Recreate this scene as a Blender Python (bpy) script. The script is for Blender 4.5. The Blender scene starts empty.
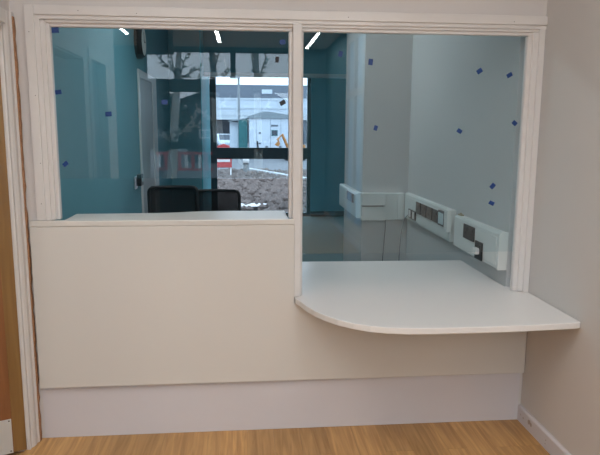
import bpy, bmesh, math, random
from mathutils import Vector, Matrix
random.seed(7)
SC = bpy.context.scene
COL = SC.collection
PI = math.pi

# ------------------------------------------------------------------ camera
YAW, PITCH, ROLL, FPX = 0.0917, -0.1597, 0.0053, 611.14
CAM = Vector((1.1143, -3.2797, 1.70))
F = Vector((math.sin(YAW)*math.cos(PITCH), math.cos(YAW)*math.cos(PITCH), math.sin(PITCH)))
R0 = Vector((math.cos(YAW), -math.sin(YAW), 0)); U0 = R0.cross(F)
RX = R0*math.cos(ROLL) + U0*math.sin(ROLL); UX = -R0*math.sin(ROLL) + U0*math.cos(ROLL)
cd = bpy.data.cameras.new('camera'); co = bpy.data.objects.new('camera', cd); COL.objects.link(co)
m = Matrix(((RX.x, UX.x, -F.x), (RX.y, UX.y, -F.y), (RX.z, UX.z, -F.z))).to_4x4()
m.translation = CAM; co.matrix_world = m
cd.sensor_fit = 'HORIZONTAL'; cd.sensor_width = 36.0; cd.lens = FPX*36/600; cd.clip_start = .02; cd.clip_end = 500
SC.camera = co

# ------------------------------------------------------------------ sky, exposure
SKY = 3.6
w = bpy.data.worlds.new('overcast_sky'); SC.world = w; w.use_nodes = True
nt = w.node_tree; bg = nt.nodes['Background']
tc = nt.nodes.new('ShaderNodeTexCoord'); sp = nt.nodes.new('ShaderNodeSeparateXYZ'); cr = nt.nodes.new('ShaderNodeValToRGB')
nt.links.new(tc.outputs['Generated'], sp.inputs[0]); nt.links.new(sp.outputs['Z'], cr.inputs[0]); nt.links.new(cr.outputs[0], bg.inputs[0])
cr.color_ramp.elements[0].position = 0.0; cr.color_ramp.elements[0].color = (.76, .88, 1.0, 1)
cr.color_ramp.elements[1].position = 1.0; cr.color_ramp.elements[1].color = (.66, .84, 1.0, 1)
bg.inputs[1].default_value = SKY
SC.view_settings.view_transform = 'Standard'; SC.view_settings.look = 'None'
SC.view_settings.exposure = 0.0; SC.view_settings.gamma = 1.0; SC.view_settings.use_curve_mapping = False
SC.cycles.use_denoising = True; SC.cycles.max_bounces = 10; SC.cycles.diffuse_bounces = 5
SC.cycles.transparent_max_bounces = 24; SC.cycles.sample_clamp_indirect = 4

LIGHT_LOBBY, FILL_OFFICE, FILL_CORRIDOR = 30.0, 15.0, 5.0     # watts: lobby luminaires, then the lamps added for office and corridor

# ------------------------------------------------------------------ materials
def mat(name, c, rough=.5, metal=0, var=0.0, scale=6.0, bump=0.0, bscale=200., spec=.5, per_obj=0.0, coat=0):
    M = bpy.data.materials.new(name); M.use_nodes = True; n = M.node_tree.nodes; l = M.node_tree.links
    b = n['Principled BSDF']; b.inputs['Roughness'].default_value = rough; b.inputs['Metallic'].default_value = metal
    b.inputs['Specular IOR Level'].default_value = spec; b.inputs['Coat Weight'].default_value = coat
    b.inputs['Base Color'].default_value = (*c, 1)
    if var or per_obj:
        t = n.new('ShaderNodeTexCoord'); nz = n.new('ShaderNodeTexNoise'); nz.inputs['Scale'].default_value = scale
        nz.inputs['Detail'].default_value = 4
        l.new(t.outputs['Object'], nz.inputs['Vector'])
        mr = n.new('ShaderNodeMapRange'); mr.inputs[3].default_value = 1-var; mr.inputs[4].default_value = 1+var
        l.new(nz.outputs['Fac'], mr.inputs[0])
        hs = n.new('ShaderNodeHueSaturation'); hs.inputs['Color'].default_value = (*c, 1)
        val = mr.outputs[0]
        if per_obj:
            oi = n.new('ShaderNodeObjectInfo'); m2 = n.new('ShaderNodeMapRange')
            m2.inputs[3].default_value = 1-per_obj; m2.inputs[4].default_value = 1+per_obj
            l.new(oi.outputs['Random'], m2.inputs[0])
            mu = n.new('ShaderNodeMath'); mu.operation = 'MULTIPLY'; l.new(val, mu.inputs[0]); l.new(m2.outputs[0], mu.inputs[1]); val = mu.outputs[0]
        l.new(val, hs.inputs['Value']); l.new(hs.outputs[0], b.inputs['Base Color'])
    if bump:
        t2 = n.new('ShaderNodeTexCoord'); n2 = n.new('ShaderNodeTexNoise'); n2.inputs['Scale'].default_value = bscale
        l.new(t2.outputs['Object'], n2.inputs['Vector'])
        bp = n.new('ShaderNodeBump'); bp.inputs['Strength'].default_value = bump; bp.inputs['Distance'].default_value = .002
        l.new(n2.outputs['Fac'], bp.inputs['Height']); l.new(bp.outputs[0], b.inputs['Normal'])
    return M

def wood(name, c1, c2, axis='Y', rough=.4, per_obj=.12, fine=38.0):
    M = bpy.data.materials.new(name); M.use_nodes = True; n = M.node_tree.nodes; l = M.node_tree.links
    b = n['Principled BSDF']; b.inputs['Roughness'].default_value = rough
    t = n.new('ShaderNodeTexCoord'); mp = n.new('ShaderNodeMapping')
    s = [fine, fine, fine]; s['XYZ'.index(axis)] = fine*.06
    mp.inputs['Scale'].default_value = s
    oi = n.new('ShaderNodeObjectInfo'); cx = n.new('ShaderNodeCombineXYZ')
    mm = n.new('ShaderNodeMath'); mm.operation = 'MULTIPLY'; mm.inputs[1].default_value = 37
    l.new(oi.outputs['Random'], mm.inputs[0])
    for k in range(3): l.new(mm.outputs[0], cx.inputs[k])
    l.new(cx.outputs[0], mp.inputs['Location']); l.new(t.outputs['Object'], mp.inputs['Vector'])
    nz = n.new('ShaderNodeTexNoise'); nz.inputs['Scale'].default_value = 1; nz.inputs['Detail'].default_value = 6; nz.inputs['Distortion'].default_value = .8
    l.new(mp.outputs[0], nz.inputs['Vector'])
    r = n.new('ShaderNodeValToRGB'); r.color_ramp.elements[0].position = .32; r.color_ramp.elements[1].position = .68
    r.color_ramp.elements[0].color = (*c1, 1); r.color_ramp.elements[1].color = (*c2, 1); l.new(nz.outputs['Fac'], r.inputs[0])
    hs = n.new('ShaderNodeHueSaturation'); m2 = n.new('ShaderNodeMapRange'); m2.inputs[3].default_value = 1-per_obj; m2.inputs[4].default_value = 1+per_obj
    l.new(oi.outputs['Random'], m2.inputs[0]); l.new(m2.outputs[0], hs.inputs['Value']); l.new(r.outputs[0], hs.inputs['Color'])
    l.new(hs.outputs[0], b.inputs['Base Color'])
    bp = n.new('ShaderNodeBump'); bp.inputs['Strength'].default_value = .12; bp.inputs['Distance'].default_value = .001
    l.new(nz.outputs['Fac'], bp.inputs['Height']); l.new(bp.outputs[0], b.inputs['Normal'])
    return M

def glass(name, tint=(.93, .97, .97), f0=.045, rough=0.0):
    M = bpy.data.materials.new(name); M.use_nodes = True; n = M.node_tree.nodes; l = M.node_tree.links
    n.remove(n['Principled BSDF']); out = n['Material Output']
    lw = n.new('ShaderNodeLayerWeight'); lw.inputs['Blend'].default_value = .5
    p = n.new('ShaderNodeMath'); p.operation = 'POWER'; p.inputs[1].default_value = 5; l.new(lw.outputs['Facing'], p.inputs[0])
    mr = n.new('ShaderNodeMapRange'); mr.inputs[3].default_value = f0; mr.inputs[4].default_value = 1; l.new(p.outputs[0], mr.inputs[0])
    tr = n.new('ShaderNodeBsdfTransparent'); tr.inputs[0].default_value = (*tint, 1)
    gl = n.new('ShaderNodeBsdfGlossy'); gl.inputs['Roughness'].default_value = rough
    mx = n.new('ShaderNodeMixShader'); l.new(mr.outputs[0], mx.inputs[0]); l.new(tr.outputs[0], mx.inputs[1]); l.new(gl.outputs[0], mx.inputs[2])
    l.new(mx.outputs[0], out.inputs[0])
    return M

def emit(name, c, s):
    M = bpy.data.materials.new(name); M.use_nodes = True; b = M.node_tree.nodes['Principled BSDF']
    b.inputs['Base Color'].default_value = (.9, .9, .9, 1); b.inputs['Emission Color'].default_value = (*c, 1); b.inputs['Emission Strength'].default_value = s
    return M

def film(name, c, tr):
    M = bpy.data.materials.new(name); M.use_nodes = True; n = M.node_tree.nodes; l = M.node_tree.links
    n.remove(n['Principled BSDF'])
    d = n.new('ShaderNodeBsdfDiffuse'); d.inputs[0].default_value = (*c, 1)
    t = n.new('ShaderNodeBsdfTranslucent'); t.inputs[0].default_value = (*c, 1)
    mx = n.new('ShaderNodeMixShader'); mx.inputs[0].default_value = tr
    l.new(d.outputs[0], mx.inputs[1]); l.new(t.outputs[0], mx.inputs[2]); l.new(mx.outputs[0], n['Material Output'].inputs[0])
    return M

def mesh_fabric(name, c, hole=.45):
    M = bpy.data.materials.new(name); M.use_nodes = True; n = M.node_tree.nodes; l = M.node_tree.links
    b = n['Principled BSDF']; b.inputs['Base Color'].default_value = (*c, 1); b.inputs['Roughness'].default_value = .8
    tr = n.new('ShaderNodeBsdfTransparent'); mx = n.new('ShaderNodeMixShader'); mx.inputs[0].default_value = hole
    l.new(b.outputs[0], mx.inputs[1]); l.new(tr.outputs[0], mx.inputs[2]); l.new(mx.outputs[0], n['Material Output'].inputs[0])
    return M

WALL = mat('wall_paint', (.645, .62, .615), .75, var=.03, scale=2.5, bump=.10, bscale=160)
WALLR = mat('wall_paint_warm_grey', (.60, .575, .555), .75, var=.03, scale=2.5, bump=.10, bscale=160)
OFFWALL = mat('office_wall_paint', (.50, .515, .52), .75, var=.03, scale=2.5, bump=.1, bscale=160)
TEAL = mat('teal_wall_paint', (.125, .32, .385), .6, var=.04, scale=2, bump=.08, bscale=160)
CEIL = mat('ceiling_paint', (.75, .74, .72), .85, var=.02)
GLOSSW = mat('white_gloss_trim', (.70, .68, .67), .32, var=.03, scale=12)
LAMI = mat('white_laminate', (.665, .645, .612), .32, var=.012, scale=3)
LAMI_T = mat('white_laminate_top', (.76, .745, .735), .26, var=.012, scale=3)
KICK = mat('white_plinth_board', (.64, .62, .65), .45, var=.02, scale=5)
RAW = mat('unpainted_timber_edge', (.36, .19, .10), .8, var=.45, scale=60)
PLANK = wood('oak_plank', (.36, .19, .065), (.56, .325, .125), 'Y', .42, .17, 40)
DOORW = wood('varnished_door_veneer', (.21, .080, .028), (.29, .12, .042), 'Z', .35, 0, 26)
LIP = wood('door_edge_lipping', (.22, .115, .035), (.28, .155, .05), 'Z', .4, 0, 30)
STEEL = mat('satin_kick_metal', (.62, .65, .66), .38, .35, var=.06, scale=15)
CHROME = mat('chrome', (.75, .77, .78), .2, 1)
SCREW = mat('dark_screw_head', (.10, .09, .08), .5, .4, var=.1)
FILL = mat('filler_smudge', (.42, .36, .33), .8, var=.25, scale=90)
PVC = mat('white_pvc_trunking', (.66, .69, .68), .4, var=.015)
BLACKP = mat('black_socket_plastic', (.012, .014, .017), .28, var=.1)
BLKMATT = mat('black_chair_plastic', (.010, .011, .013), .55, var=.1)
BLKMESH = mesh_fabric('black_chair_mesh', (.008, .009, .011), .30)
BLKFAB = mat('black_seat_fabric', (.012, .013, .016), .9, var=.2, scale=80)
SCREENG = mat('pale_switch_lens', (.55, .68, .72), .2)
TAPE = mat('blue_tape', (.003, .04, .19), .45, var=.15, scale=300)
TAPEK = mat('dark_tape', (.010, .012, .022), .5, var=.15, scale=300)
CABLE = mat('grey_cable', (.16, .17, .18), .5)
FRAME = mat('dark_grey_aluminium', (.030, .055, .065), .4, .3, var=.05)
CARPET = mat('office_carpet', (.19, .27, .26), .95, var=.25, scale=120, bump=.4, bscale=400)
DOORG = mat('grey_door_paint', (.40, .41, .42), .45, var=.02)
GLASS1 = glass('hatch_glass', (.935, .975, .985), .060)
GLASSW = glass('window_glass', (.97, .98, .99), .03)
GLASST = glass('tinted_window_glass', (.84, .87, .90), .03)
LED = emit('led_diffuser', (1, .97, .92), 14.0)
LEDB = mat('luminaire_body', (.7, .7, .7), .4)
DECAL = film('frosted_vinyl', (.80, .85, .86), .55)
FROST = film('frosted_glass', (.60, .74, .84), .85)
SCREENK = mat('dark_screen_back', (.03, .035, .04), .4, var=.05)
SCREENS = mat('grey_screen_shell', (.22, .23, .24), .45, var=.05)
MUD = mat('wet_mud', (0.142, 0.108, 0.095), .8, var=.75, scale=4.5)
WATER = mat('puddle_water', (.08, .08, .08), .06, var=.1)
ASPH = mat('tarmac', (0.163, 0.163, 0.173), .8, var=.12, scale=3)
KERB = mat('pale_kerb_concrete', (0.495, 0.504, 0.513), .8, var=.1, scale=6)
CONC = mat('car_park_concrete', (0.146, 0.164, 0.195), .85, var=.08, scale=1.5)
CONCD = mat('car_park_deck_dark', (0.042, 0.045, 0.052), .85, var=.1)
RAILW = mat('white_parapet_panel', (0.546, 0.588, 0.630), .6, var=.03, scale=2)
CABINW = mat('cabin_white_cladding', (0.578, 0.630, 0.704), .5, var=.03, scale=2)
CABROOF = mat('cabin_grey_roof', (0.216, 0.252, 0.276), .6, var=.05)
GREEN = mat('green_container_paint', (0.021, 0.147, 0.154), .5, var=.08)
CARP = mat('silver_car_paint', (0.539, 0.588, 0.647), .25, .3)
CARG = mat('car_window_tint', (.05, .06, .08), .1)
TYRE = mat('tyre_rubber', (.015, .015, .016), .8)
RED = mat('red_barrier_plastic', (0.504, 0.049, 0.049), .45, var=.06)
WHITEP = mat('white_reflective_band', (.75, .73, .72), .5)
ORANGE = mat('orange_machine_paint', (0.450, 0.180, 0.036), .45, var=.05)
BRICKD = mat('dark_gable_render', (.02, .026, .032), .8, var=.15, scale=1)
LEAF = mat('dark_foliage', (.02, .03, .02), .8, var=.3)
POLE = mat('galvanised_pole', (0.240, 0.258, 0.270), .45, .5)

# ------------------------------------------------------------------ mesh helpers
class MB:
    def __init__(s): s.bm = bmesh.new()
    def box(s, x0, x1, y0, y1, z0, z1, mtx=None):
        vs = [s.bm.verts.new((x, y, z)) for x in (x0, x1) for y in (y0, y1) for z in (z0, z1)]
        if mtx is not None:
            for v in vs: v.co = mtx @ v.co
        for f in ((0, 1, 3, 2), (4, 6, 7, 5), (0, 4, 5, 1), (2, 3, 7, 6), (0, 2, 6, 4), (1, 5, 7, 3)): s.bm.faces.new([vs[i] for i in f])
        return s
    def prism(s, pts, a, b, axis='Z', mtx=None):
        """polygon pts extruded from a to b along axis; pts are the two other coordinates in order"""
        def P(u, v, t): return {'X': (t, u, v), 'Y': (u, t, v), 'Z': (u, v, t)}[axis]
        lo = [s.bm.verts.new(P(u, v, a)) for u, v in pts]; hi = [s.bm.verts.new(P(u, v, b)) for u, v in pts]
        if mtx is not None:
            for v in lo+hi: v.co = mtx @ v.co
        n = len(pts)
        s.bm.faces.new(lo); s.bm.faces.new(hi[::-1])
        for i in range(n): s.bm.faces.new([lo[i], hi[i], hi[(i+1) % n], lo[(i+1) % n]])
        return s
    def tube(s, path, r, seg=10, cap=True):
        path = [Vector(p) for p in path]; rs = r if isinstance(r, (list, tuple)) else [r]*len(path); rings = []
        prev = None
        for i, p in enumerate(path):
            d = (path[min(i+1, len(path)-1)]-path[max(i-1, 0)]).normalized()
            a = prev if prev is not None else (Vector((0, 0, 1)) if abs(d.z) < .9 else Vector((1, 0, 0)))
            a = (a-d*a.dot(d)).normalized(); prev = a; b = d.cross(a)
            rings.append([s.bm.verts.new(p+(a*math.cos(2*PI*k/seg)+b*math.sin(2*PI*k/seg))*rs[i]) for k in range(seg)])
        for q, t in zip(rings, rings[1:]):
            for k in range(seg): s.bm.faces.new([q[k], q[(k+1) % seg], t[(k+1) % seg], t[k]])
        if cap: s.bm.faces.new(rings[0][::-1]); s.bm.faces.new(rings[-1])
        return s
    def build(s, name, material, parent=None, bevel=0, loc=None, rot=None, smooth=False, seg=2):
        bmesh.ops.recalc_face_normals(s.bm, faces=s.bm.faces)
        me = bpy.data.meshes.new(name); s.bm.to_mesh(me); s.bm.free()
        if smooth:
            for p in me.polygons: p.use_smooth = True
        o = bpy.data.objects.new(name, me); COL.objects.link(o); me.materials.append(material)
        if parent is not None: o.parent = parent
        if loc is not None: o.location = loc
        if rot is not None: o.rotation_euler = rot
        if bevel:
            b = o.modifiers.new('bevel', 'BEVEL'); b.width = bevel; b.segments = seg; b.limit_method = 'ANGLE'
        return o

def tag(o, label, cat, group=None, kind=None):
    o['label'] = label; o['category'] = cat
    if group: o['group'] = group
    if kind: o['kind'] = kind
    return o
def thing(name, label, cat, loc=(0, 0, 0), rz=0, group=None, kind=None):
    o = bpy.data.objects.new(name, None); COL.objects.link(o); o.location = loc; o.rotation_euler = (0, 0, rz); o.empty_display_size = .1
    return tag(o, label, cat, group, kind)
def struct(name, mb, material, label, cat, bevel=0):
    return tag(mb.build(name, material, bevel=bevel), label, cat, kind='structure')
def box(*a): return MB().box(*a)
def copy_tree(o, parent=None):
    c = o.copy(); COL.objects.link(c)
    if parent is not None: c.parent = parent
    for ch in list(o.children): copy_tree(ch, c)
    return c

# ------------------------------------------------------------------ dimensions
XL, XR, XM = -.035, 2.736, 1.39          # lobby left and right walls, mullion centre
ZL, ZC, ZP = 1.22, .784, .301            # ledge, counter shelf, bottom of the panel
ZT = 2.255                               # head of the hatch opening
HL, HO = 3.25, 3.36                      # ceilings of lobby and office
YB = -8.9                                # lobby window wall
YO = 8.6                                 # office window wall
XOR = 2.655                              # office right wall
XSTEP = 3.2

# ------------------------------------------------------------------ floors, ceilings, walls
fl = MB().box(-2.6, XR+.12, YB, .0, -.06, -.013).build('floor', wood('oak_floor_base', (.36, .19, .065), (.56, .325, .125), 'Y', .42, 0, 40))
tag(fl, 'oak effect plank floor of the lobby in front of the counter', 'floor', kind='structure')
pw = .148
pmesh = None
def plank(x, y0, y1, wd):
    if wd < .02: return
    o = MB().box(-pw/2+.0003, -pw/2+wd-.0003, y0+.0003, y1-.0003, -.0128, 0).build('plank', PLANK, fl, bevel=.0004, seg=1)
    o.location = (x, 0, 0)
for i in range(20):
    x = XL + pw*(i+.5) - .03
    s = random.choice([.25, .5, .75, 1.0])
    ys = [0, -s*1.2, -s*1.2-1.2, -s*1.2-2.4]
    for a, b in zip(ys, ys[1:]): plank(x, b, a, min(pw, (XR-.003-x+pw/2)))
struct('floor_office', MB().box(-.0, XOR, .12, YO, -.08, 0).box(XOR, XSTEP, 3.4, YO, -.08, 0), CARPET, 'grey carpet floor of the office behind the glass', 'floor')
struct('ceiling', box(-2.6, XR+.12, YB, .12, HL, HL+.1), CEIL, 'plain white ceiling of the lobby', 'ceiling')
struct('ceiling_office', box(-.12, XSTEP+.12, .12, YO+.2, HO, HO+.1), CEIL, 'plain white ceiling of the office behind the glass', 'ceiling')

wf = MB()
wf.box(-.155, XR+.12, 0, .12, ZT+.045, HL)                 # above the hatch
wf.box(-.155, .085, 0, .12, -.05, ZT+.045)                     # left of it
wf.box(.085, XM, 0, .12, -.05, ZL-.031)                        # below the ledge
wf.box(XM, XR+.12, 0, .12, -.05, ZC-.034)                      # below the counter shelf
struct('wall_front', wf, WALL, 'pinkish white painted wall around and above the glazed hatch', 'wall')
WY0, WY1, WZ0, WZ1 = -6.35, -4.95, .25, 3.05    # side window of the lobby
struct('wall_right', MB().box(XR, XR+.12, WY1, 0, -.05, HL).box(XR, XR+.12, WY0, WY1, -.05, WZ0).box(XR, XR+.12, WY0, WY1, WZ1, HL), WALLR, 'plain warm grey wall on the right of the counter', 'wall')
wl = MB()
DY0, DY1, DZ = -.115, -1.29, 2.195       # doorway in the left wall
W2A, W2B = -1.52, -2.02
wl.box(XL-.12, XL, DY0, 0, -.05, HL).box(XL-.12, XL, DY1, DY0, DZ, HL).box(XL-.12, XL, W2A, DY1, -.05, HL)
wl.box(XL-.12, XL, W2B, W2A, 2.22, HL).box(XL-.12, XL, W2B, W2A, 0, .12).box(XL-.12, XL, -2.3, W2B, 0, HL)
struct('wall_left', wl, WALL, 'pale painted side wall holding the wooden door at the left edge', 'wall')
struct('wall_left_return', box(-2.6, XL, -2.42, -2.3, 0, HL), WALL, 'pale return wall where the lobby widens', 'wall')
struct('wall_left_far', box(-2.72, -2.6, YB, -2.4, 0, HL), WALL, 'pale far side wall of the lobby seen only in reflection', 'wall')
# corridor behind the open door
struct('wall_corridor', MB().box(-2.3, -2.2, -2.4, .12, 0, HL).box(-2.2, -.155, .0, .12, 0, HL), WALL, 'pale corridor walls beyond the open wooden door', 'wall')
# office shell
struct('wall_office_left', box(-.12, 0, .12, 6.3, 0, HO), TEAL, 'teal painted side wall inside the office', 'wall')
struct('wall_office_return', box(-.12, .47, 6.3, YO+.2, 0, HO), TEAL, 'teal wall block beside the far office window, its return lit by daylight', 'wall')
struct('wall_office_right', box(XOR, XOR+.20, .12, 3.4, 0, HO), OFFWALL, 'grey white right wall of the office carrying the socket trunking', 'wall')
struct('wall_pier', box(2.22, XOR, 2.36, 3.4, 0, HO), OFFWALL, 'boxed out white pier in the right corner of the office', 'wall')
struct('wall_office_right_far', box(XSTEP, XSTEP+.12, 3.4, YO+.2, 0, HO), TEAL, 'dark teal side wall of the office behind the pier', 'wall')
struct('wall_office_back', MB().box(2.41, XSTEP, YO, YO+.2, 0, HO).box(.47, 2.41, YO, YO+.2, 2.95, HO), TEAL, 'dark teal end wall of the office right of the far window', 'wall')
struct('return_face_lit', box(.470, .480, 6.3, YO, 0, HO), mat('turquoise_painted_daylight', (.025, .50, .60), .5), 'bright turquoise sheet painting daylight onto the wall return beside the far window', 'panel')  # window light on the teal return, painted in as a brighter turquoise sheet
struct('trim_1', box(.481, XSTEP, 7.0, 7.16, 2.60, HO), TEAL, 'dark downstand beam across the office ceiling before the far window', 'beam')
struct('beam_underside_lit', box(.481, XSTEP, 6.985, 7.175, 2.545, 2.60), OFFWALL, 'paler strip standing in for the window light on the underside of the downstand beam', 'trim')  # lit underside of the beam, put in as a paler strip

# ------------------------------------------------------------------ hatch frame and glass
hw = thing('window_1', 'white painted timber frame of the two pane reception hatch', 'window', kind='structure')
G = GLOSSW
# three stepped members per side, each one reaching under the one in front of it
MB().box(.038, .084, -.022, 0, ZL+.002, 2.301).build('architrave', G, hw, bevel=.003)
MB().box(.084, XR-.001, -.022, 0, 2.254, 2.301).build('architrave', G, hw, bevel=.003)
MB().box(.0841, .108, -.012, .10, ZL+.001, ZT-.001).build('jamb', G, hw)
MB().box(.095, .130, -.001, .075, ZL+.001, ZT-.02).build('stop', G, hw, bevel=.006, seg=3)
MB().box(.115, .149, .012, .05, ZL+.001, ZT-.032).build('bead', G, hw, bevel=.006, seg=3)
MB().box(.108, XR-.001, -.012, .10, ZT-.020, ZT-.001).build('head', G, hw)
MB().box(.130, XR-.02, -.001, .075, ZT-.036, ZT-.010).build('stop', G, hw, bevel=.006, seg=3)
MB().box(.149, XR-.05, .012, .05, ZT-.053, ZT-.026).build('bead', G, hw, bevel=.006, seg=3)
MB().box(XR-.036, XR-.005, -.012, .10, ZC+.001, ZT-.020).build('jamb', G, hw)
MB().box(XR-.066, XR-.020, -.001, .075, ZC+.001, ZT-.036).build('stop', G, hw, bevel=.006, seg=3)
MB().box(XR-.090, XR-.050, .012, .05, ZC+.001, ZT-.053).build('bead', G, hw, bevel=.006, seg=3)
MB().box(XM-.018, XM+.030, -.018, .10, ZC+.001, ZT-.020).build('mullion', G, hw, bevel=.005, seg=3)
MB().box(XM-.036, XM, .006, .06, ZL+.001, ZT-.053).build('bead', G, hw, bevel=.006, seg=3)
MB().box(XM+.010, XM+.040, .006, .06, ZC+.001, ZT-.053).build('bead', G, hw, bevel=.005, seg=3)
# panes, stopping short of the ledge and of the counter shelf
o = MB().box(.135, XM-.02, .030, .0364, 1.437, ZT-.045).build('glass_pane', GLASS1, hw)
o = MB().box(XM+.03, XR-.072, .030, .0364, 1.015, ZT-.045).build('glass_pane', GLASS1, hw)
# filled nail holes in the casing
for (x, z, yy) in ((.058, 2.17, -.0222), (.30, 2.276, -.0222), (.585, 2.268, -.0222), (1.66, 2.272, -.0222), (2.55, 2.268, -.0222), (.070, 1.86, -.0222), (.066, 1.31, -.0222), (.075, 1.52, -.0222)):
    MB().tube([(x, yy-.0006, z), (x, yy+.001, z)], .0022, 8).build('nail_hole', SCREW, hw)

# ------------------------------------------------------------------ counter
pts = [(.0, ZP), (XR-.004, ZP), (XR-.004, ZC-.034), (1.384, ZC-.034), (1.384, ZL-.031), (.0, ZL-.031)]
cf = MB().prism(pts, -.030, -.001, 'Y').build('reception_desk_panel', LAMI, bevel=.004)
tag(cf, 'wide cream white laminate panel facing the lobby below the hatch', 'panel')
rear = [(1.352, .002), (1.352, .332), (1.0, .333), (.88, .329), (.80, .307), (.72, .280), (.62, .263), (.45, .256), (.167, .251), (.167, .002), (.0, -.001)]
lg = MB().prism([(.0, -.031), (1.384, -.031), (1.384, 0)]+rear, ZL-.030, ZL, 'Z').build('ledge_shelf', LAMI, bevel=.004)
tag(lg, 'narrow white ledge along the bottom of the left pane, level with its sill', 'shelf')
cs = thing('counter_shelf', 'low white counter shelf with rounded front left corner passing under the right pane', 'counter', (0, 0, ZC))
out = [(1.387, -.02), (1.390, -.052), (1.408, -.10), (1.432, -.19), (1.466, -.285), (1.512, -.368), (1.565, -.44), (1.63, -.502), (1.70, -.546), (1.785, -.577), (1.88, -.594), (2.0, -.600), (2.2, -.600), (2.45, -.592), (2.700, -.574), (XR-.003, -.565), (XR-.003, .118), (XOR-.006, .125), (XOR-.006, .86), (1.387, .89)]
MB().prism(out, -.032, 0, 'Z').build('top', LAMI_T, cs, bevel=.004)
struct('baseboard_front', box(.004, XR-.0165, -.003, 0, 0.001, ZP+.02), KICK, 'lilac white plinth board below the counter front', 'plinth')
bb = thing('baseboard_right', 'scuffed white skirting board along the right wall', 'skirting', kind='structure')
MB().prism([(XR, 0), (XR-.016, 0), (XR-.016, .085), (XR-.009, .096), (XR, .096)], -8.85, -.001, 'Y').build('board', KICK, bb)
for (y, z, r) in ((-.075, .045, .006), (-.145, .055, .014), (-.155, .062, .010), (-.17, .052, .012), (-.34, .030, .004), (-.345, .052, .004), (-.04, .05, .005)):
    MB().tube([(XR-.0164, y, z), (XR-.0155, y, z)], r, 9).build('scuff', FILL, bb)

# ------------------------------------------------------------------ left doorway
d1 = thing('door_1', 'varnished wooden door standing open beyond its white frame at the left edge', 'door', kind='structure')
def arch_leg(y0, y1, z0, z1, parent):
    MB().box(XL, XL+.014, y0, y1, z0, z1).build('architrave', GLOSSW, parent, bevel=.003)
MB().prism([(XL, -.006), (XL+.020, -.006), (XL+.020, -.040), (XL+.013, -.052), (XL+.013, -.080), (XL+.006, -.098), (XL, -.105)], 0, DZ+.065, 'Z').build('architrave', GLOSSW, d1)
arch_leg(DY1-.075, DY1+.010, 0, DZ+.065, d1)
MB().box(XL, XL+.016, DY1+.01, -.105, DZ, DZ+.065).build('architrave', GLOSSW, d1, bevel=.003)
MB().box(XL-.118, XL, DY0-.010, DY0, 0, DZ).build('door_lining', GLOSSW, d1)
MB().box(XL-.118, XL, DY1, DY1+.012, 0, DZ).build('door_lining', GLOSSW, d1)
MB().box(XL-.118, XL, DY1+.012, DY0-.010, DZ-.012, DZ).build('door_lining', GLOSSW, d1)
# ragged unpainted strip left showing in the corner
pts = []
zz = 0.0
random.seed(3)
L, Rr = [], []
while zz < DZ+.05:
    L.append((XL+.012, zz)); Rr.append((XL+.022+random.random()*.007, zz)); zz += .035
MB().prism(L+Rr[::-1], -.036, -.014, 'Y').build('raw_edge', RAW, d1)
# leaf, hinged at the lining next to the corner and swung out into the corridor
a = math.radians(24)
leaf = bpy.data.objects.new('door_leaf', None); COL.objects.link(leaf); leaf.parent = d1
leaf.location = (-.052, -.132, .006); leaf.rotation_euler = (0, 0, PI+a)
MB().box(.062, .95, 0, -.044, 0, DZ-.02).build('leaf_panel', DOORW, leaf)
MB().box(0, .062, .001, -.044, 0, DZ-.02).build('lipping', LIP, leaf, bevel=.002)
MB().box(.065, .93, .0001, .0022, .0, .190).build('kick_plate', STEEL, leaf)
for (x, z) in ((.076, .180), (.076, .012), (.30, .180), (.30, .012)):
    MB().tube([(x, .0020, z), (x, .0032, z)], .004, 8).build('screw', SCREW, leaf)
# second framed panel further along the left wall (seen in the glass)
w2 = thing('window_2', 'narrow white framed side panel in the left wall seen reflected in the left pane', 'window', kind='structure')
arch_leg(W2A-.005, W2A+.06, .08, 2.29, w2); arch_leg(W2B-.06, W2B+.005, .08, 2.29, w2)
MB().box(XL, XL+.014, W2B+.005, W2A-.005, 2.215, 2.29).build('architrave', GLOSSW, w2, bevel=.003)
MB().box(XL, XL+.014, W2B+.005, W2A-.005, .08, .13).build('architrave', GLOSSW, w2, bevel=.003)
MB().box(XL-.07, XL-.06, W2B, W2A, .12, 2.22).build('panel', mat('dark_infill_panel', (.20, .20, .20), .3), w2)

# ------------------------------------------------------------------ office: door, reader, window
d2 = thing('door_2', 'pale grey door in white frame on the teal office wall', 'door', (0, 0, 0), kind='structure')
MB().box(.0, .018, 3.47, 3.53, 0, 2.32).build('architrave', GLOSSW, d2, bevel=.003)
MB().box(.0, .018, 4.46, 4.78, 0, 2.32).build('architrave', GLOSSW, d2, bevel=.003)
MB().box(.0, .018, 3.53, 4.46, 2.24, 2.32).build('architrave', GLOSSW, d2, bevel=.003)
MB().box(.0, .008, 3.53, 4.46, 0.005, 2.24).build('door_leaf', DOORG, d2)
for z in (.3, 1.15, 1.98):
    MB().box(.008, .016, 3.54, 3.57, z, z+.10).build('hinge', STEEL, d2)
rd = thing('door_release', 'silver and black door release switch on the teal wall', 'switch', (0, 3.1, 1.15))
MB().box(.0, .020, -.10, .05, -.065, .065).build('plate', CHROME, rd, bevel=.004)
MB().box(.0, .050, .10, .24, -.045, .075).build('reader', BLACKP, rd, bevel=.006)
MB().tube([(.05, .17, .015), (.058, .17, .015)], .02, 12).build('button', SCREENG, rd)

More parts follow.
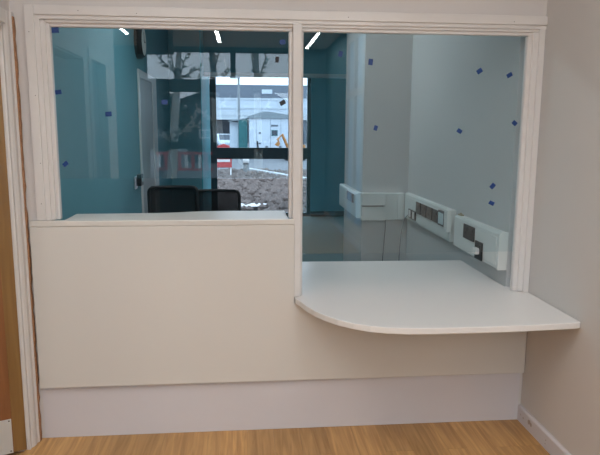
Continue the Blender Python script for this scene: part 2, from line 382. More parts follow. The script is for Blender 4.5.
ck = thing('wall_clock', 'round black rimmed wall clock high on the teal wall above the door', 'clock', (0, 3.52, 2.60), 0)
MB().tube([(0, 0, 0), (.05, 0, 0), (.075, 0, 0)], [.175, .175, .155], 28).build('rim', BLKMATT, ck)
MB().tube([(.070, 0, 0), (.077, 0, 0)], .140, 28).build('face', CEIL, ck)
MB().box(.077, .080, -.005, .005, 0, .10).build('hand', BLKMATT, ck); MB().box(.077, .080, 0, .07, -.005, .005).build('hand', BLKMATT, ck)
wn = thing('window_3', 'dark framed full height office window looking out on the muddy site', 'window', kind='structure')
def bar(nm, x0, x1, z0, z1, d=.09): return MB().box(x0, x1, YO+.02, YO+.02+d, z0, z1).build(nm, FRAME, wn, bevel=.004)
bar('stile', .481, .60, 0, 2.95); bar('stile', 2.34, 2.41, 0, 2.95)
bar('transom', .60, 2.34, 1.125, 1.34); bar('sill_rail', .60, 2.34, 0, .07); bar('head_rail', .60, 2.34, 2.86, 2.95)
MB().box(.60, 2.34, YO+.05, YO+.058, .07, 1.125).build('glass_pane', GLASST, wn)
MB().box(.60, 2.34, YO+.05, YO+.058, 1.34, 2.86).build('glass_pane', GLASST, wn)
MB().box(1.37, 1.42, YO+.004, YO+.02, 1.27, 1.33).tube([(1.40, YO-.01, 1.31), (1.385, YO-.025, 1.36), (1.375, YO-.03, 1.47)], .014, 8).build('handle', BLACKP, wn)
sk = struct('baseboard_office', MB().box(2.41, XSTEP, YO-.015, YO, 0, .1), FRAME, 'dark skirting under the teal end wall of the office', 'skirting')

# ------------------------------------------------------------------ trunking with sockets
def socket_pair(parent, y, z, wid, h, face, gang=2, mat_=BLACKP, dark=True):
    """face plate on a trunking face looking towards -x; y,z centre"""
    p = MB().box(face-.010, face, y-wid/2, y+wid/2, z-h/2, z+h/2).build('socket', mat_, parent, bevel=.003)
    for g in range(gang):
        yc = y-wid/2+wid*(g+.5)/gang
        MB().box(face-.0135, face-.009, yc-wid/gang*.30, yc+wid/gang*.30, z+h*.10, z+h*.34).build('rocker', BLACKP, p, bevel=.001)
        MB().box(face-.0115, face-.0095, yc-.004, yc+.004, z-h*.12, z-h*.02).build('pin_slot', BLKMATT, p)
    return p
FX = 2.606
def trunk_profile(face, z0, z1, x1):
    return [(x1, z0), (face+.004, z0), (face, z0+.004), (face, z1-.012), (face+.010, z1), (x1, z1)]
t1 = thing('dado_trunking', 'near length of white wall trunking with two black sockets right of the shelf', 'trunking', (0, 0, 0))
MB().prism([(x, z) for x, z in trunk_profile(FX-.004, .885, 1.105, XOR-.001)], .135, .90, 'Y').build('body', PVC, t1)
MB().box(FX-.010, FX-.004, .16, .80, .905, 1.075).build('lid', PVC, t1, bevel=.002)
MB().prism([(x, z) for x, z in trunk_profile(FX-.008, .882, 1.108, XOR-.001)], .122, .135, 'Y').build('end_cap', PVC, t1)
socket_pair(t1, .585, 1.030, .19, .095, FX-.010)
s = socket_pair(t1, .405, .945, .115, .115, FX-.010, 1)
pl = MB().box(FX-.050, FX-.0205, .375, .43, .925, .965).build('plug', WHITEP, s, bevel=.006)
t2 = thing('dado_trunking', 'far length of white wall trunking with a row of black sockets beside the pier', 'trunking')
MB().prism(trunk_profile(FX+.006, .885, 1.12, XOR-.001), 1.02, 2.298, 'Y').build('body', PVC, t2)
MB().box(FX, FX+.006, 1.06, 2.25, .905, 1.09).build('lid', PVC, t2, bevel=.002)
for k in range(4): socket_pair(t2, 1.335+.158*k, 1.035, .135, .10, FX, 1)
sw = MB().box(FX-.022, FX, 1.075, 1.225, .985, 1.10).build('isolator_frame', BLACKP, t2, bevel=.004)
MB().box(FX-.026, FX-.021, 1.095, 1.205, 1.0, 1.085).build('lens', SCREENG, sw, bevel=.002)
MB().box(FX-.035, FX, .975, 1.045, .965, 1.125).build('joint_box', PVC, t2, bevel=.004)
for k in range(2):
    p = MB().box(FX-.012, FX, 1.88+.12*k, 1.985+.12*k, .915, .995).build('data_outlet', BLACKP, t2, bevel=.003)
    MB().box(FX-.016, FX-.011, 1.91+.12*k, 1.955+.12*k, .925, .985).build('outlet_insert', WHITEP, p)
t3 = thing('dado_trunking', 'white trunking corner box with dark gap on the front of the pier', 'trunking')
YP = 2.36
MB().box(2.205, 2.425, YP-.075, YP-.0005, 1.000, 1.115).build('upper_cover', PVC, t3, bevel=.003)
MB().box(2.205, 2.425, YP-.068, YP-.0005, .858, .988).build('lower_cover', PVC, t3, bevel=.003)
MB().box(2.215, 2.415, YP-.05, YP-.0005, .984, 1.003).build('slot', BLKMATT, t3)
MB().box(2.426, 2.545, YP-.050, YP-.0005, .862, 1.112).build('cover', PVC, t3, bevel=.003)
MB().box(2.547, FX+.004, YP-.052, YP-.0005, .862, 1.112).build('cover', PVC, t3, bevel=.003)
t4 = thing('dado_trunking', 'white trunking with black double socket on the window side of the pier', 'trunking')
MB().prism([(2.2195, .872), (2.170, .872), (2.166, .876), (2.166, 1.098), (2.174, 1.108), (2.2195, 1.108)], 2.36, 3.398, 'Y').build('body', PVC, t4)
MB().box(2.161, 2.1665, 2.38, 3.38, .89, 1.085).build('lid', PVC, t4, bevel=.002)
socket_pair(t4, 2.66, 1.045, .34, .085, 2.161)
def cable(nm, pts, label):
    tag(MB().tube(pts, .0042, 8).build(nm, CABLE, smooth=True), label, 'cable')
def curve(p0, p1, p2, p3, n=14):
    P = [Vector(p) for p in (p0, p1, p2, p3)]; r = []
    for i in range(n+1):
        t = i/n; r.append(tuple(P[0]*(1-t)**3+P[1]*3*t*(1-t)**2+P[2]*3*t*t*(1-t)+P[3]*t**3))
    return r
cable('power_cable', curve((FX-.022, 2.05, .945), (2.52, 2.0, .93), (2.50, 1.98, .80), (2.475, 1.92, .60))+[(2.47, 1.9, .30), (2.47, 1.88, .004)], 'thin grey cable drooping from the outlet at the far end of the wall trunking')
cable('power_cable', curve((2.43, YP-.062, .86), (2.43, 2.27, .80), (2.42, 2.26, .75), (2.415, 2.27, .62))+[(2.40, 2.27, .3), (2.40, 2.27, .004)], 'thin grey cable hanging straight down the front of the pier')
tag(MB().box(-.012, .012, -.03, .03, 0, .010).tube([(0, 0, .010), (0, 0, .018)], .007, 8).build('cable_clip', mat('tan_plastic', (.30, .25, .16), .5), loc=(2.632, .86, 1.1055)), 'small tan clip lying on the near length of trunking', 'clip')

# ------------------------------------------------------------------ office chairs
def office_chair(label, loc, rz, topz):
    r = thing('office_chair', label, 'chair', loc, rz, 'black office chairs behind the counter')
    for k in range(5):
        an = 2*PI*k/5+.3; c, s_ = math.cos(an), math.sin(an)
        leg = MB().tube([(0.02*c, .02*s_, .105), (.30*c, .30*s_, .072)], [.024, .016], 8).build('base_leg', BLKMATT, r)
        MB().tube([(.30*c-.02*s_, .30*s_+.02*c, .028), (.30*c+.02*s_, .30*s_-.02*c, .028)], .028, 12).build('castor', BLKMATT, leg)
    MB().tube([(0, 0, .08), (0, 0, .42)], [.03, .022], 12).build('gas_column', BLKMATT, r)
    sp_ = [(-.24, -.22), (-.20, -.245), (.20, -.245), (.24, -.22), (.245, .16), (.20, .24), (-.20, .24), (-.245, .16)]
    MB().prism(sp_, .43, .50, 'Z').build('seat', BLKFAB, r, bevel=.022, seg=3)
    # curved back frame and mesh
    def P(u, z):   # u in -1..1
        wtop = .238 + .012*math.cos(z*3)
        return (u*wtop, -.225-.045*(1-u*u)*-1 - .05*(z-.55), z)
    z0, z1 = .60, topz
    cr_ = .05; path = []
    for i in range(13): path.append(P(-1, z0+cr_+(z1-z0-2*cr_)*i/12))
    for i in range(1, 7):
        t = i/6*PI/2; path.append(P(-1+ (1-math.cos(t))*cr_/.24, z1-cr_+math.sin(t)*cr_))
    for i in range(1, 12): path.append(P(-1+cr_/.24+(2-2*cr_/.24)*i/12, z1))
    for i in range(0, 7):
        t = (1-i/6)*PI/2; path.append(P(1-(1-math.cos(t))*cr_/.24, z1-cr_+math.sin(t)*cr_))
    for i in range(1, 13): path.append(P(1, z1-cr_-(z1-z0-2*cr_)*i/12))
    for i in range(1, 12): path.append(P(1-2*i/12, z0+cr_-.02))
    path.append(path[0])
    MB().tube(path, .015, 8, cap=False).build('back_frame', BLKMATT, r, smooth=True)
    b = MB(); n, mz = 10, 8
    V = [[b.bm.verts.new(P(-.96+1.92*i/n, z0+cr_-.02+(z1-z0-cr_+.018)*j/mz)) for i in range(n+1)] for j in range(mz+1)]
    for j in range(mz):
        for i in range(n): b.bm.faces.new([V[j][i], V[j][i+1], V[j+1][i+1], V[j+1][i]])
    mo = b.build('mesh_back', BLKMESH, r, smooth=True); sd = mo.modifiers.new('thick', 'SOLIDIFY'); sd.thickness = .003
    MB().tube([(0, -.05, .42), (0, -.20, .43), (0, -.275, .50), (0, -.235, .70)], [.022, .022, .020, .018], 8).build('back_stem', BLKMATT, r, smooth=True)
    for s_ in (-1, 1):
        ar = MB().tube([(s_*.24, .02, .45), (s_*.30, .02, .48), (s_*.305, .0, .66)], .016, 8).build('armrest', BLKMATT, r, smooth=True)
        MB().box(s_*.305-.035, s_*.305+.035, -.13, .13, .655, .685).build('arm_pad', BLKMATT, ar, bevel=.012)
office_chair('black mesh backed office chair, the taller left one behind the ledge', (.435, 2.83, 0), math.radians(2), 1.15)
office_chair('black office chair with see-through mesh back, right of the taller chair', (.865, 3.36, 0), math.radians(-6), 1.06)

# ------------------------------------------------------------------ blue tape tabs on the glass
GT = .0297
tabs = [
 ((.170, 2.188), 4, .040, .030, TAPE, 'blue tape tab in the top left corner of the left pane'),
 ((.168, 1.881), 8, .036, .024, TAPE, 'blue tape tab at the left edge of the left pane at door head height'),
 ((.184, 1.513), 40, .032, .024, TAPE, 'blue tape tab low near the left edge of the left pane'),
 ((.415, 1.772), 5, .036, .026, TAPE, 'blue tape tab alone in the teal area of the left pane'),
 ((.704, 1.836), 0, .036, .026, TAPE, 'blue tape tab in front of the reflected tree in the left pane'),
 ((1.322, 2.150), 5, .034, .028, TAPE, 'blue tape tab in the top right corner of the left pane'),
 ((1.322, 1.838), 30, .036, .026, TAPEK, 'tilted dark tape tab before the white parapet seen through the left pane'),
 ((1.293, 2.060), 85, .034, .020, TAPEK, 'small dark tape tab below the top right corner tab of the left pane'),
 ((1.629, 2.094), 75, .034, .024, TAPE, 'blue tape tab at the top of the right pane over dark teal'),
 ((1.792, 2.055), 85, .036, .026, TAPE, 'blue tape tab at the top of the right pane beside the pier edge'),
 ((1.828, 1.708), 75, .030, .022, TAPE, 'blue tape tab on the pier midway down the right pane'),
 ((2.393, 2.016), 35, .036, .026, TAPE, 'tilted blue tape tab high on the right pane, left of a similar one'),
 ((2.563, 1.997), 30, .036, .024, TAPE, 'tilted blue tape tab in the top right corner of the right pane'),
 ((2.608, 1.739), -40, .032, .026, TAPE, 'blue tape tab close to the right jamb below the corner tab'),
 ((2.297, 1.694), -30, .032, .024, TAPE, 'blue tape tab in the middle of the grey wall area of the right pane'),
 ((2.502, 1.390), 50, .036, .026, TAPE, 'tilted blue tape tab above the trunking, upper of a pair'),
 ((2.502, 1.294), -25, .036, .024, TAPE, 'blue tape tab above the trunking, lower of a pair'),
]
for (x, z), an, wd, ht, mt, lab in tabs:
    wd *= .9; ht *= .9
    o = MB().prism([(-wd/2, -ht/2), (wd/2*.96, -ht/2*1.05), (wd/2, ht/2), (-wd/2*.95, ht/2*.96)], -.0008, .0, 'Y').build('tape_tab', mt, loc=(x, GT, z), rot=(0, -math.radians(an), 0))
    tag(o, lab, 'tape', 'tape tabs on the hatch glass')

# ------------------------------------------------------------------ lobby behind the camera (lights the scene, shows in the glass)
PX = [-.72, .35, .90, 2.00]
wb = MB()
wb.box(-2.72, PX[0]-.06, YB-.15, YB, 0, HL).box(PX[3]+.06, XR+.12, YB-.15, YB, 0, HL).box(PX[0]-.06, PX[3]+.06, YB-.15, YB, 3.19, HL)
struct('wall_back', wb, TEAL, 'teal lobby end wall with tall windows behind the camera', 'wall')
w4 = thing('window_4', 'dark framed lobby window with frosted tree decals seen reflected in the glass', 'window', kind='structure')
def lb(nm, x0, x1, z0, z1): MB().box(x0, x1, YB-.10, YB-.02, z0, z1).build(nm, FRAME, w4)
lb('stile', PX[0]-.06, PX[0], 0, 3.19); lb('stile', PX[3], PX[3]+.06, 0, 3.19); lb('mullion', .87, .97, 0, 3.19)
rows = [(.06, 1.30), (1.43, 2.40), (2.64, 3.15)]
for x0, x1 in ((PX[0], .87), (.97, PX[3])):
    lb('rail', x0, x1, 0, .06); lb('rail', x0, x1, 1.30, 1.43); lb('rail', x0, x1, 2.40, 2.64); lb('rail', x0, x1, 3.15, 3.19)
    for z0, z1 in rows: MB().box(x0, x1, YB-.066, YB-.060, z0, z1).build('glass_pane', GLASSW, w4)
struct('wall_right_end', box(XR, XR+.12, YB, WY0, -.05, HL), TEAL, 'teal end of the right lobby wall behind the camera, seen only in reflection', 'wall')
w5 = thing('window_5', 'white framed frosted side window of the lobby seen reflected on the pier', 'window', kind='structure')
def sb(nm, y0, y1, z0, z1): MB().box(XR-.012, XR+.07, y0, y1, z0, z1).build(nm, GLOSSW, w5, bevel=.004)
sb('frame', WY0-.05, WY0+.05, WZ0-.05, WZ1+.05); sb('frame', WY1-.05, WY1+.05, WZ0-.05, WZ1+.05); sb('mullion', -5.72, -5.62, WZ0, WZ1)
for y0, y1 in ((WY0+.05, -5.72), (-5.62, WY1-.05)):
    sb('rail', y0, y1, WZ0-.05, WZ0+.06); sb('rail', y0, y1, WZ1-.06, WZ1+.05); sb('rail', y0, y1, 2.18, 2.28)
    for z0, z1 in ((WZ0+.06, 2.18), (2.28, WZ1-.06)): MB().box(XR+.03, XR+.036, y0, y1, z0, z1).build('frosted_pane', FROST, w5)
def tree_decal(xc, z0, z1, seed, lean, limbs=((.22, 2.5, .5), (.38, .7, .5), (.5, 2.3, .5), (.6, .9, .5))):
    random.seed(seed); y = YB-.057; b = MB()
    def strip(p, q, w0, w1):
        d = Vector((q[0]-p[0], q[1]-p[1])); n_ = Vector((-d.y, d.x)).normalized()
        vs = [b.bm.verts.new((p[0]+n_.x*w0*s_, y, p[1]+n_.y*w0*s_)) for s_ in (-1, 1)]+[b.bm.verts.new((q[0]+n_.x*w1*s_, y, q[1]+n_.y*w1*s_)) for s_ in (1, -1)]
        b.bm.faces.new(vs)
    def leaf(x, z, an, L):
        c, s_ = math.cos(an), math.sin(an); vs = []
        for u, v in ((0, 0), (.3, .22), (.65, .24), (1, 0), (.65, -.24), (.3, -.22)):
            xx, zz_ = x+L*(u*c-v*s_), z+L*(u*s_+v*c)
            vs.append(b.bm.verts.new((xx, y, zz_)))
        b.bm.faces.new(vs)
    def branch(p, an, L, w):
        q = (p[0]+math.cos(an)*L, p[1]+math.sin(an)*L); strip(p, q, w, w*.5)
        for k in range(6):
            t = .3+.14*k; leaf(p[0]+(q[0]-p[0])*t, p[1]+(q[1]-p[1])*t, an+random.choice([-1, 1])*random.uniform(.5, 1.3), .10)
    strip((xc, z0), (xc+lean*.5, z0+(z1-z0)*.55), .11, .08); strip((xc+lean*.5, z0+(z1-z0)*.55), (xc+lean, z1), .08, .05)
    hgt = z1-z0
    for t, an, ln in limbs:
        p = (xc+lean*t, z0+hgt*t); branch(p, an, ln, .025)
    for an in (1.25, 1.75):
        branch((xc+lean*.8, z0+hgt*.8), an, .6, .022)
    # clip to the glass height
    bmesh.ops.bisect_plane(b.bm, geom=b.bm.verts[:]+b.bm.edges[:]+b.bm.faces[:], plane_co=(0, 0, z1), plane_no=(0, 0, 1), clear_outer=True)
    for xx, nn in ((PX[0], -1), (PX[3], 1)): bmesh.ops.bisect_plane(b.bm, geom=b.bm.verts[:]+b.bm.edges[:]+b.bm.faces[:], plane_co=(xx, 0, 0), plane_no=(nn, 0, 0), clear_outer=True)
    o = b.build('tree_decal', DECAL, w4); sd = o.modifiers.new('film', 'SOLIDIFY'); sd.thickness = .001
    o['kind'] = 'stuff'
tree_decal(-.36, .06, 3.15, 5, .25, ((.46, .80, .62), (.50, .35, .5), (.44, 2.6, .34), (.83, .5, .5), (.86, 2.4, .5))); tree_decal(1.42, .06, 3.15, 9, -.05); tree_decal(.62, 1.43, 3.15, 12, -.1)

# ceiling luminaires in the lobby
def luminaire(label, x, y0, y1, watts=LIGHT_LOBBY, wide=.05):
    r = thing('ceiling_light', label, 'light', (x, (y0+y1)/2, HL), group='linear ceiling lights in the lobby')
    L = abs(y1-y0)
    MB().box(-wide/2-.01, wide/2+.01, -L/2, L/2, -.055, 0).build('housing', LEDB, r, bevel=.003)
    MB().box(-wide/2, wide/2, -L/2+.01, L/2-.01, -.062, -.055).build('diffuser', LED, r)
    ld = bpy.data.lights.new('lamp', 'AREA'); ld.shape = 'RECTANGLE'; ld.size = wide; ld.size_y = L-.02; ld.energy = watts; ld.color = (1, .985, .975)
    lo = bpy.data.objects.new('lamp', ld); COL.objects.link(lo); lo.parent = r; lo.location = (0, 0, -.066)
luminaire('linear light strip on the lobby ceiling reflected at the top of the left pane', .71, -5.0, -7.8)
luminaire('linear light strip on the lobby ceiling reflected at the top of the right pane', 2.30, -5.0, -8.4)
luminaire('short linear light strip on the lobby ceiling, reflected above the teal wall', -.72, -4.6, -7.0)
luminaire('linear light strip added unseen above the camera to light the front wall, left', .45, -1.6, -4.2)  # nearer row, never mirrored in the panes; added to light the front wall
luminaire('linear light strip added unseen above the camera to light the front wall, right', 2.0, -1.6, -4.2)

tv = thing('hanging_screen', 'dark grey screen hung from the lobby ceiling, mirrored at the top of the left pane', 'screen', (.0, -4.75, HL))
MB().box(-.21, .24, -.03, .03, -.63, -.16).build('panel', SCREENK, tv, bevel=.01)
MB().tube([(0.0, 0, -.16), (0.0, 0, 0)], .02, 8).build('drop_pole', SCREENK, tv)

# unseen lamps added to brighten the corridor and the office
def added_lamp(label, x, y, h, watts, col=(1, .95, .9)):
    r = thing('ceiling_light', label, 'light', (x, y, h))
    MB().box(-.3, .3, -.3, .3, -.03, 0).build('housing', LEDB, r, bevel=.003)
    MB().box(-.27, .27, -.27, .27, -.034, -.03).build('diffuser', LED, r)
    ld = bpy.data.lights.new('lamp', 'AREA'); ld.size = .52; ld.energy = watts; ld.color = col
    lo = bpy.data.objects.new('lamp', ld); COL.objects.link(lo); lo.parent = r; lo.location = (0, 0, -.04)
added_lamp('square cool light panel added unseen on the office ceiling to brighten the office', 1.2, 2.0, HO, FILL_OFFICE, (.70, .90, 1))
added_lamp('square light panel added unseen on the corridor ceiling to light it beyond the open door', -1.2, -1.2, HL, FILL_CORRIDOR)

# ------------------------------------------------------------------ outside the office window
gm = MB(); NX, NY = 220, 200
random.seed(11)
from mathutils import noise
V = []
for j in range(NY+1):
    y = YO+.25+(24.2-YO)*(j/NY)
    row = []
    for i in range(NX+1):
        x = -9+20*i/NX
        z = -.15+.10*noise.noise(Vector((x*.9, y*.9, 1)))+.16*noise.noise(Vector((x*2.6, y*2.6, 5)))+.10*noise.noise(Vector((x*5.5, y*5.5, 9)))
        if y < 10: z = -.2
        row.append(gm.bm.verts.new((x, y, z)))
    V.append(row)
for j in range(NY):
    for i in range(NX): gm.bm.faces.new([V[j][i], V[j][i+1], V[j+1][i+1], V[j+1][i]])
g = gm.build('ground_mud', MUD); tag(g, 'churned wet brown mud outside the far office window', 'ground', kind='structure')
tag(MB().prism([(1.25+math.cos(2*PI*k/24)*(.36+.09*math.sin(2*PI*k/8)), 11.1+math.sin(2*PI*k/24)*(.42+.08*math.cos(2*PI*k/12))) for k in range(24)], -.30, -.07, 'Z').build('puddle', WATER), 'pale puddle in the mud just outside the far window', 'puddle', kind='structure')
struct('ground_road', box(-60, 70, 23.6, 140, -.40, -.15), ASPH, 'grey tarmac yard beyond the kerb', 'ground')
struct('ground_side', box(XR+.3, 60, YB-.15, YO+.25, -.4, -.12), ASPH, 'grey paving outside the side window of the lobby', 'ground')
struct('ground_lawn', box(-60, 60, -120, YB-.15, -.4, -.12), ASPH, 'grey forecourt outside the lobby windows', 'ground')
random.seed(4); cl = MB()
for k in range(1500):
    y = 10.3+13*random.random()**1.1; x = random.uniform(-.6, 4.5)
    if ((x-1.25)/.45)**2+((y-11.1)/.5)**2 < 1: continue
    rr = random.choice([.04, .05, .07, .09, .12]); ang = random.uniform(0, 6)
    ring = [(x+math.cos(ang+2*PI*q/6)*rr*random.uniform(.7, 1.3), y+math.sin(ang+2*PI*q/6)*rr*random.uniform(.7, 1.3)) for q in range(6)]
    lo_ = [cl.bm.verts.new((u, v_, -.28)) for u, v_ in ring]; mi = [cl.bm.verts.new((u, v_, -.12+rr*.5)) for u, v_ in ring]; tp = cl.bm.verts.new((x, y, -.08+rr*random.uniform(.7, 1.2)))
    for q in range(6):
        cl.bm.faces.new([lo_[q], lo_[(q+1) % 6], mi[(q+1) % 6], mi[q]]); cl.bm.faces.new([mi[q], mi[(q+1) % 6], tp])
clo = cl.build('mud_clods', MUD, g); clo['kind'] = 'stuff'
kb = thing('kerb_line', 'long pale concrete kerb across the edge of the mud', 'kerb', (0, 0, 0))
A, B = Vector((1.38, 23.6, 0)), Vector((3.28, 18.4, 0))
dv = (B-A).normalized()
for k in range(10):
    p = A+dv*(k*.92-.4); ang = math.atan2(dv.y, dv.x)
    MB().box(0, .90, -.12, .12, -.30, .00).build('kerb_stone', KERB, kb, bevel=.015, loc=(p.x, p.y, 0), rot=(0, 0, ang))
bl = thing('bollard', 'short white round topped bollard light standing in the mud', 'bollard', (1.20, 22.6, -.18))
MB().tube([(0, 0, -.2), (0, 0, .40)], .13, 16).build('post', POLE, bl, smooth=False)
MB().tube([(0, 0, .40), (0, 0, .46)], .115, 16).build('dark_band', BLACKP, bl)
MB().tube([(0, 0, .46), (0, 0, .60), (0, 0, .68), (0, 0, .72)], [.13, .13, .09, .02], 16).build('cap', WHITEP, bl, smooth=True)
# red and white barrier
br = thing('barrier', 'red and white plastic pedestrian barrier beyond the transom of the far window', 'barrier', (.36, 20.0, -.2))
MB().prism([(-.30, .45), (.30, .45), (.30, 1.10), (.22, 1.27), (.0, 1.34), (-.22, 1.27), (-.30, 1.10)], -.03, .03, 'Y').build('red_panel', RED, br, bevel=.02)
MB().box(-.24, .24, -.036, .036, .66, .76).build('white_band', WHITEP, br)
for s_ in (-1, 1):
    MB().tube([(s_*.26, 0, .0), (s_*.26, 0, .5)], .022, 8).build('post', WHITEP, br)
    MB().tube([(s_*.26, -.3, .02), (s_*.26, 0, .40), (s_*.26, .3, .02)], .018, 8).build('foot', WHITEP, br)
# lamp post
lp = thing('lamp_post', 'tall thin grey lamp post in front of the car park', 'lamp post', (.78, 43.5, -.2))
MB().tube([(0, 0, 0), (0, 0, 5.6)], [.11, .08], 10).build('pole', POLE, lp); MB().box(-.65, .12, -.12, .12, 5.58, 5.74).build('lantern', POLE, lp, bevel=.03)
# site cabin and green container
cb = thing('site_cabin', 'white site cabin with shallow grey roof outside the far window', 'cabin', (2.9, 37.0, -.17))
MB().box(-1.42, 2.0, 0, 4.0, .0, 2.55).build('shell', CABINW, cb, bevel=.03)
MB().prism([(-1.52, 2.55), (2.1, 2.55), (2.1, 2.62), (-.2, 2.98), (-.55, 2.98), (-1.52, 2.66)], -.12, 4.1, 'Y').build('roof', CABROOF, cb)
fw = MB().box(.02, .42, -.03, 0, 1.42, 1.80).build('window', GREEN, cb); MB().box(.05, .39, -.035, -.029, 1.46, 1.77).build('pane', CARG, fw)
MB().box(.0, .45, -.02, 0, 2.02, 2.14).build('sign_plate', CONC, cb)
MB().box(-.80, -.66, -.02, 0, 1.55, 1.67).build('vent', CONC, cb); MB().box(-.82, -.68, -.02, 0, .88, .98).build('vent', CONC, cb)
for x in (-.38, .52): MB().box(x, x+.16, -.03, 0, .30, .78).build('door_vent', CONC, cb)
for x in (-.98, -.05, .62): MB().box(x, x+.025, -.012, 0, .05, 2.5).build('cladding_joint', CABROOF, cb)
gc = thing('green_container', 'green tool container between the lamp post and the white cabin', 'container', (1.0, 37.4, -.17))
MB().box(-.22, .36, 0, 2.2, 0, 2.5).build('shell', GREEN, gc, bevel=.03)
for k in range(3): MB().box(-.18+.19*k, -.14+.19*k, -.02, 0, .1, 2.4).build('rib', GREEN, gc)
MB().box(-.80, -.24, .5, 2.2, 0, 2.3).build('side_bay', CABINW, gc)
MB().prism([(-.86, 2.30), (.37, 2.50), (.37, 2.58), (-.86, 2.38)], -.05, 2.3, 'Y').build('roof', CABROOF, gc)
# cars
def car(label, loc, rz, paint):
    r = thing('parked_car', label, 'car', loc, rz, 'cars parked below the car park')
    prof = [(-2.1, .35), (-2.1, .75), (-1.95, .92), (-1.35, .98), (-.75, 1.40), (.75, 1.44), (1.45, 1.02), (2.05, .88), (2.15, .60), (2.1, .32)]
    MB().prism([(y, z) for y, z in prof], -.86, .86, 'X').build('body', paint, r, bevel=.08, seg=3)
    MB().prism([(-1.22, 1.0), (-.72, 1.36), (.70, 1.39), (1.30, 1.02)], -.875, .875, 'X').build('side_glass', CARG, r)
    MB().prism([(-1.37, .99), (-.77, 1.40), (-.72, 1.38), (-1.30, .97)], -.70, .70, 'X').build('windscreen', CARG, r)
    for sx in (-1, 1):
        for y in (-1.35, 1.35): MB().tube([(sx*.90, y, .32), (sx*.68, y, .32)], .32, 16).build('wheel', TYRE, r)
        MB().box(sx*.55-.18, sx*.55+.18, -2.13, -2.06, .62, .76).build('headlamp', WHITEP, r, bevel=.02)
car('silver car facing the office window, left of the lamp post', (-.35, 49.0, -.17), 0.15, CARP)
car('pale blue grey car further left behind the silver car', (-3.2, 55.5, -.17), 0.3, CARP)
# orange machine
om = thing('mini_excavator', 'small orange excavator beside the white cabin, mostly behind the mullion', 'excavator', (4.15, 33.5, -.17))
for s_ in (-1, 1): MB().prism([(-.55, 0), (.55, 0), (.7, .2), (.55, .4), (-.55, .4), (-.7, .2)], s_*.38-.12, s_*.38+.12, 'Y').build('track', TYRE, om)
MB().box(-.45, .62, -.42, .42, .45, .95).build('body', ORANGE, om, bevel=.06)
MB().box(-.05, .55, -.36, .36, .95, 1.85).build('cab', CARG, om, bevel=.05)
MB().tube([(-.42, 0, .8), (-.75, 0, 1.55), (-1.05, 0, 1.20)], .09, 8).build('boom', ORANGE, om)
MB().prism([(-1.2, .95), (-.95, 1.2), (-.88, .98), (-1.0, .82)], -.18, .18, 'Y').build('bucket', ORANGE, om)
# multi storey car park
cp = thing('car_park', 'grey multi storey car park with white parapet rails across the yard', 'building', (0, 75, -.17))
MB().box(-45, 60, 6, 26, 0, 7.7).build('rear_block', CONC, cp)
MB().box(-45, 60, 0, 6, 3.0, 3.5).build('deck', RAILW, cp)
MB().box(-45, 60, 0, 6, .0, .02).build('base_slab', CONCD, cp)
for z, h in ((5.45, .22), (4.35, .18), (3.5, .5)): MB().box(-45, 60, -.06, .0, z, z+h).build('rail', RAILW, cp)
MB().box(-45, 60, .05, .12, 3.6, 5.5).build('mesh_panel', CABINW, cp)
for k in range(40): MB().box(-44+2.6*k, -43.72+2.6*k, -.1, .05, 3.0, 5.7).build('post', RAILW, cp)
for k in range(14): MB().box(-44+7.5*k, -43.4+7.5*k, .5, 1.1, .0, 3.0).build('column', CONC, cp)
MB().box(3.6, 5.0, 5.9, 6.0, 6.55, 7.1).build('roof_sign', RAILW, cp)
MB().box(-45, 60, 5.8, 6.2, 5.6, 5.8).build('roof_ledge', CONCD, cp)

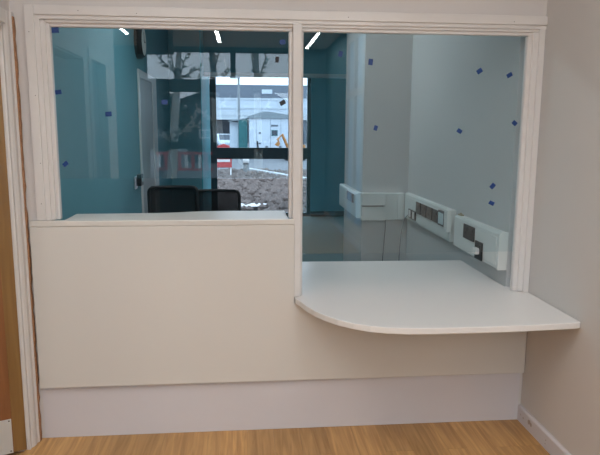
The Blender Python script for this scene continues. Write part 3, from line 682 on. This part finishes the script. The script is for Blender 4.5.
# ------------------------------------------------------------------ outside the lobby (only ever mirrored in the glass)
hs = thing('gable_house', 'dark gabled house outside the lobby window, mirrored in the left pane', 'house', (1.1, -30, -.12))
MB().prism([(-3.0, 0), (3.6, 0), (3.6, 2.6), (.2, 4.35), (-.2, 4.35), (-3.0, 3.35)], -6, 0, 'Y').build('wall', BRICKD, hs)
fr = MB().box(-2.35, -1.72, 0, .06, 1.30, 1.38).box(-2.35, -1.72, 0, .06, 1.70, 1.78).box(-2.35, -2.28, 0, .06, 1.38, 1.70).box(-1.79, -1.72, 0, .06, 1.38, 1.70).box(-2.06, -2.01, 0, .06, 1.38, 1.70).build('window_frame', WHITEP, hs)
MB().prism([(-3.3, 3.20), (-.2, 4.30), (.2, 4.30), (3.9, 2.40), (3.9, 2.5), (.2, 4.45), (-.2, 4.45), (-3.3, 3.35)], -6.2, .15, 'Y').build('roof', BRICKD, hs)
fb = thing('barrier', 'red and white roadworks barrier outside the lobby window, mirrored low in the left pane', 'barrier', (-1.0, -20, -.12))
for k in range(8): MB().box(-1.1+.25*k, -.98+.25*k, -.02, .02, .35, .85).build('slat', RED if k % 2 else WHITEP, fb)
MB().box(-1.15, .95, -.03, .03, .85, .95).build('rail', RED, fb); MB().box(-1.15, .95, -.03, .03, .25, .35).build('rail', RED, fb)
for x in (-1.0, .8): MB().box(x-.05, x+.05, -.25, .25, 0, .26).build('foot', TYRE, fb)
random.seed(21); b = MB()
for k in range(1500):
    th, ph, r_ = random.uniform(0, 2*PI), math.acos(random.uniform(-.4, 1)), random.uniform(.7, 1)**.5*1.6
    c = Vector((math.sin(ph)*math.cos(th)*r_*.8, math.sin(ph)*math.sin(th)*r_*.8, 1.7+math.cos(ph)*r_)); q = Matrix.Rotation(random.uniform(0, 6), 3, Vector((random.random(), random.random(), random.random()+.1)).normalized())
    b.bm.faces.new([b.bm.verts.new(c+q @ Vector(v)) for v in ((-.14, 0, 0), (0, -.07, 0), (.14, 0, 0), (0, .07, 0))])
tr = thing('small_tree', 'dark leafy small tree outside the lobby window, mirrored in the left pane', 'tree', (-2.2, -22, -.12))
lo = b.build('foliage', LEAF, tr); lo['kind'] = 'stuff'
MB().tube([(0, 0, 0), (.03, .02, 1.9)], [.09, .05], 8).build('trunk', BRICKD, tr)
MB().tube([(0, 0, .9), (0, 0, 1.3), (0, 0, 2.2), (0, 0, 2.9), (0, 0, 3.1)], [.3, .8, 1.0, .7, .2], 12).build('inner_foliage', LEAF, tr)
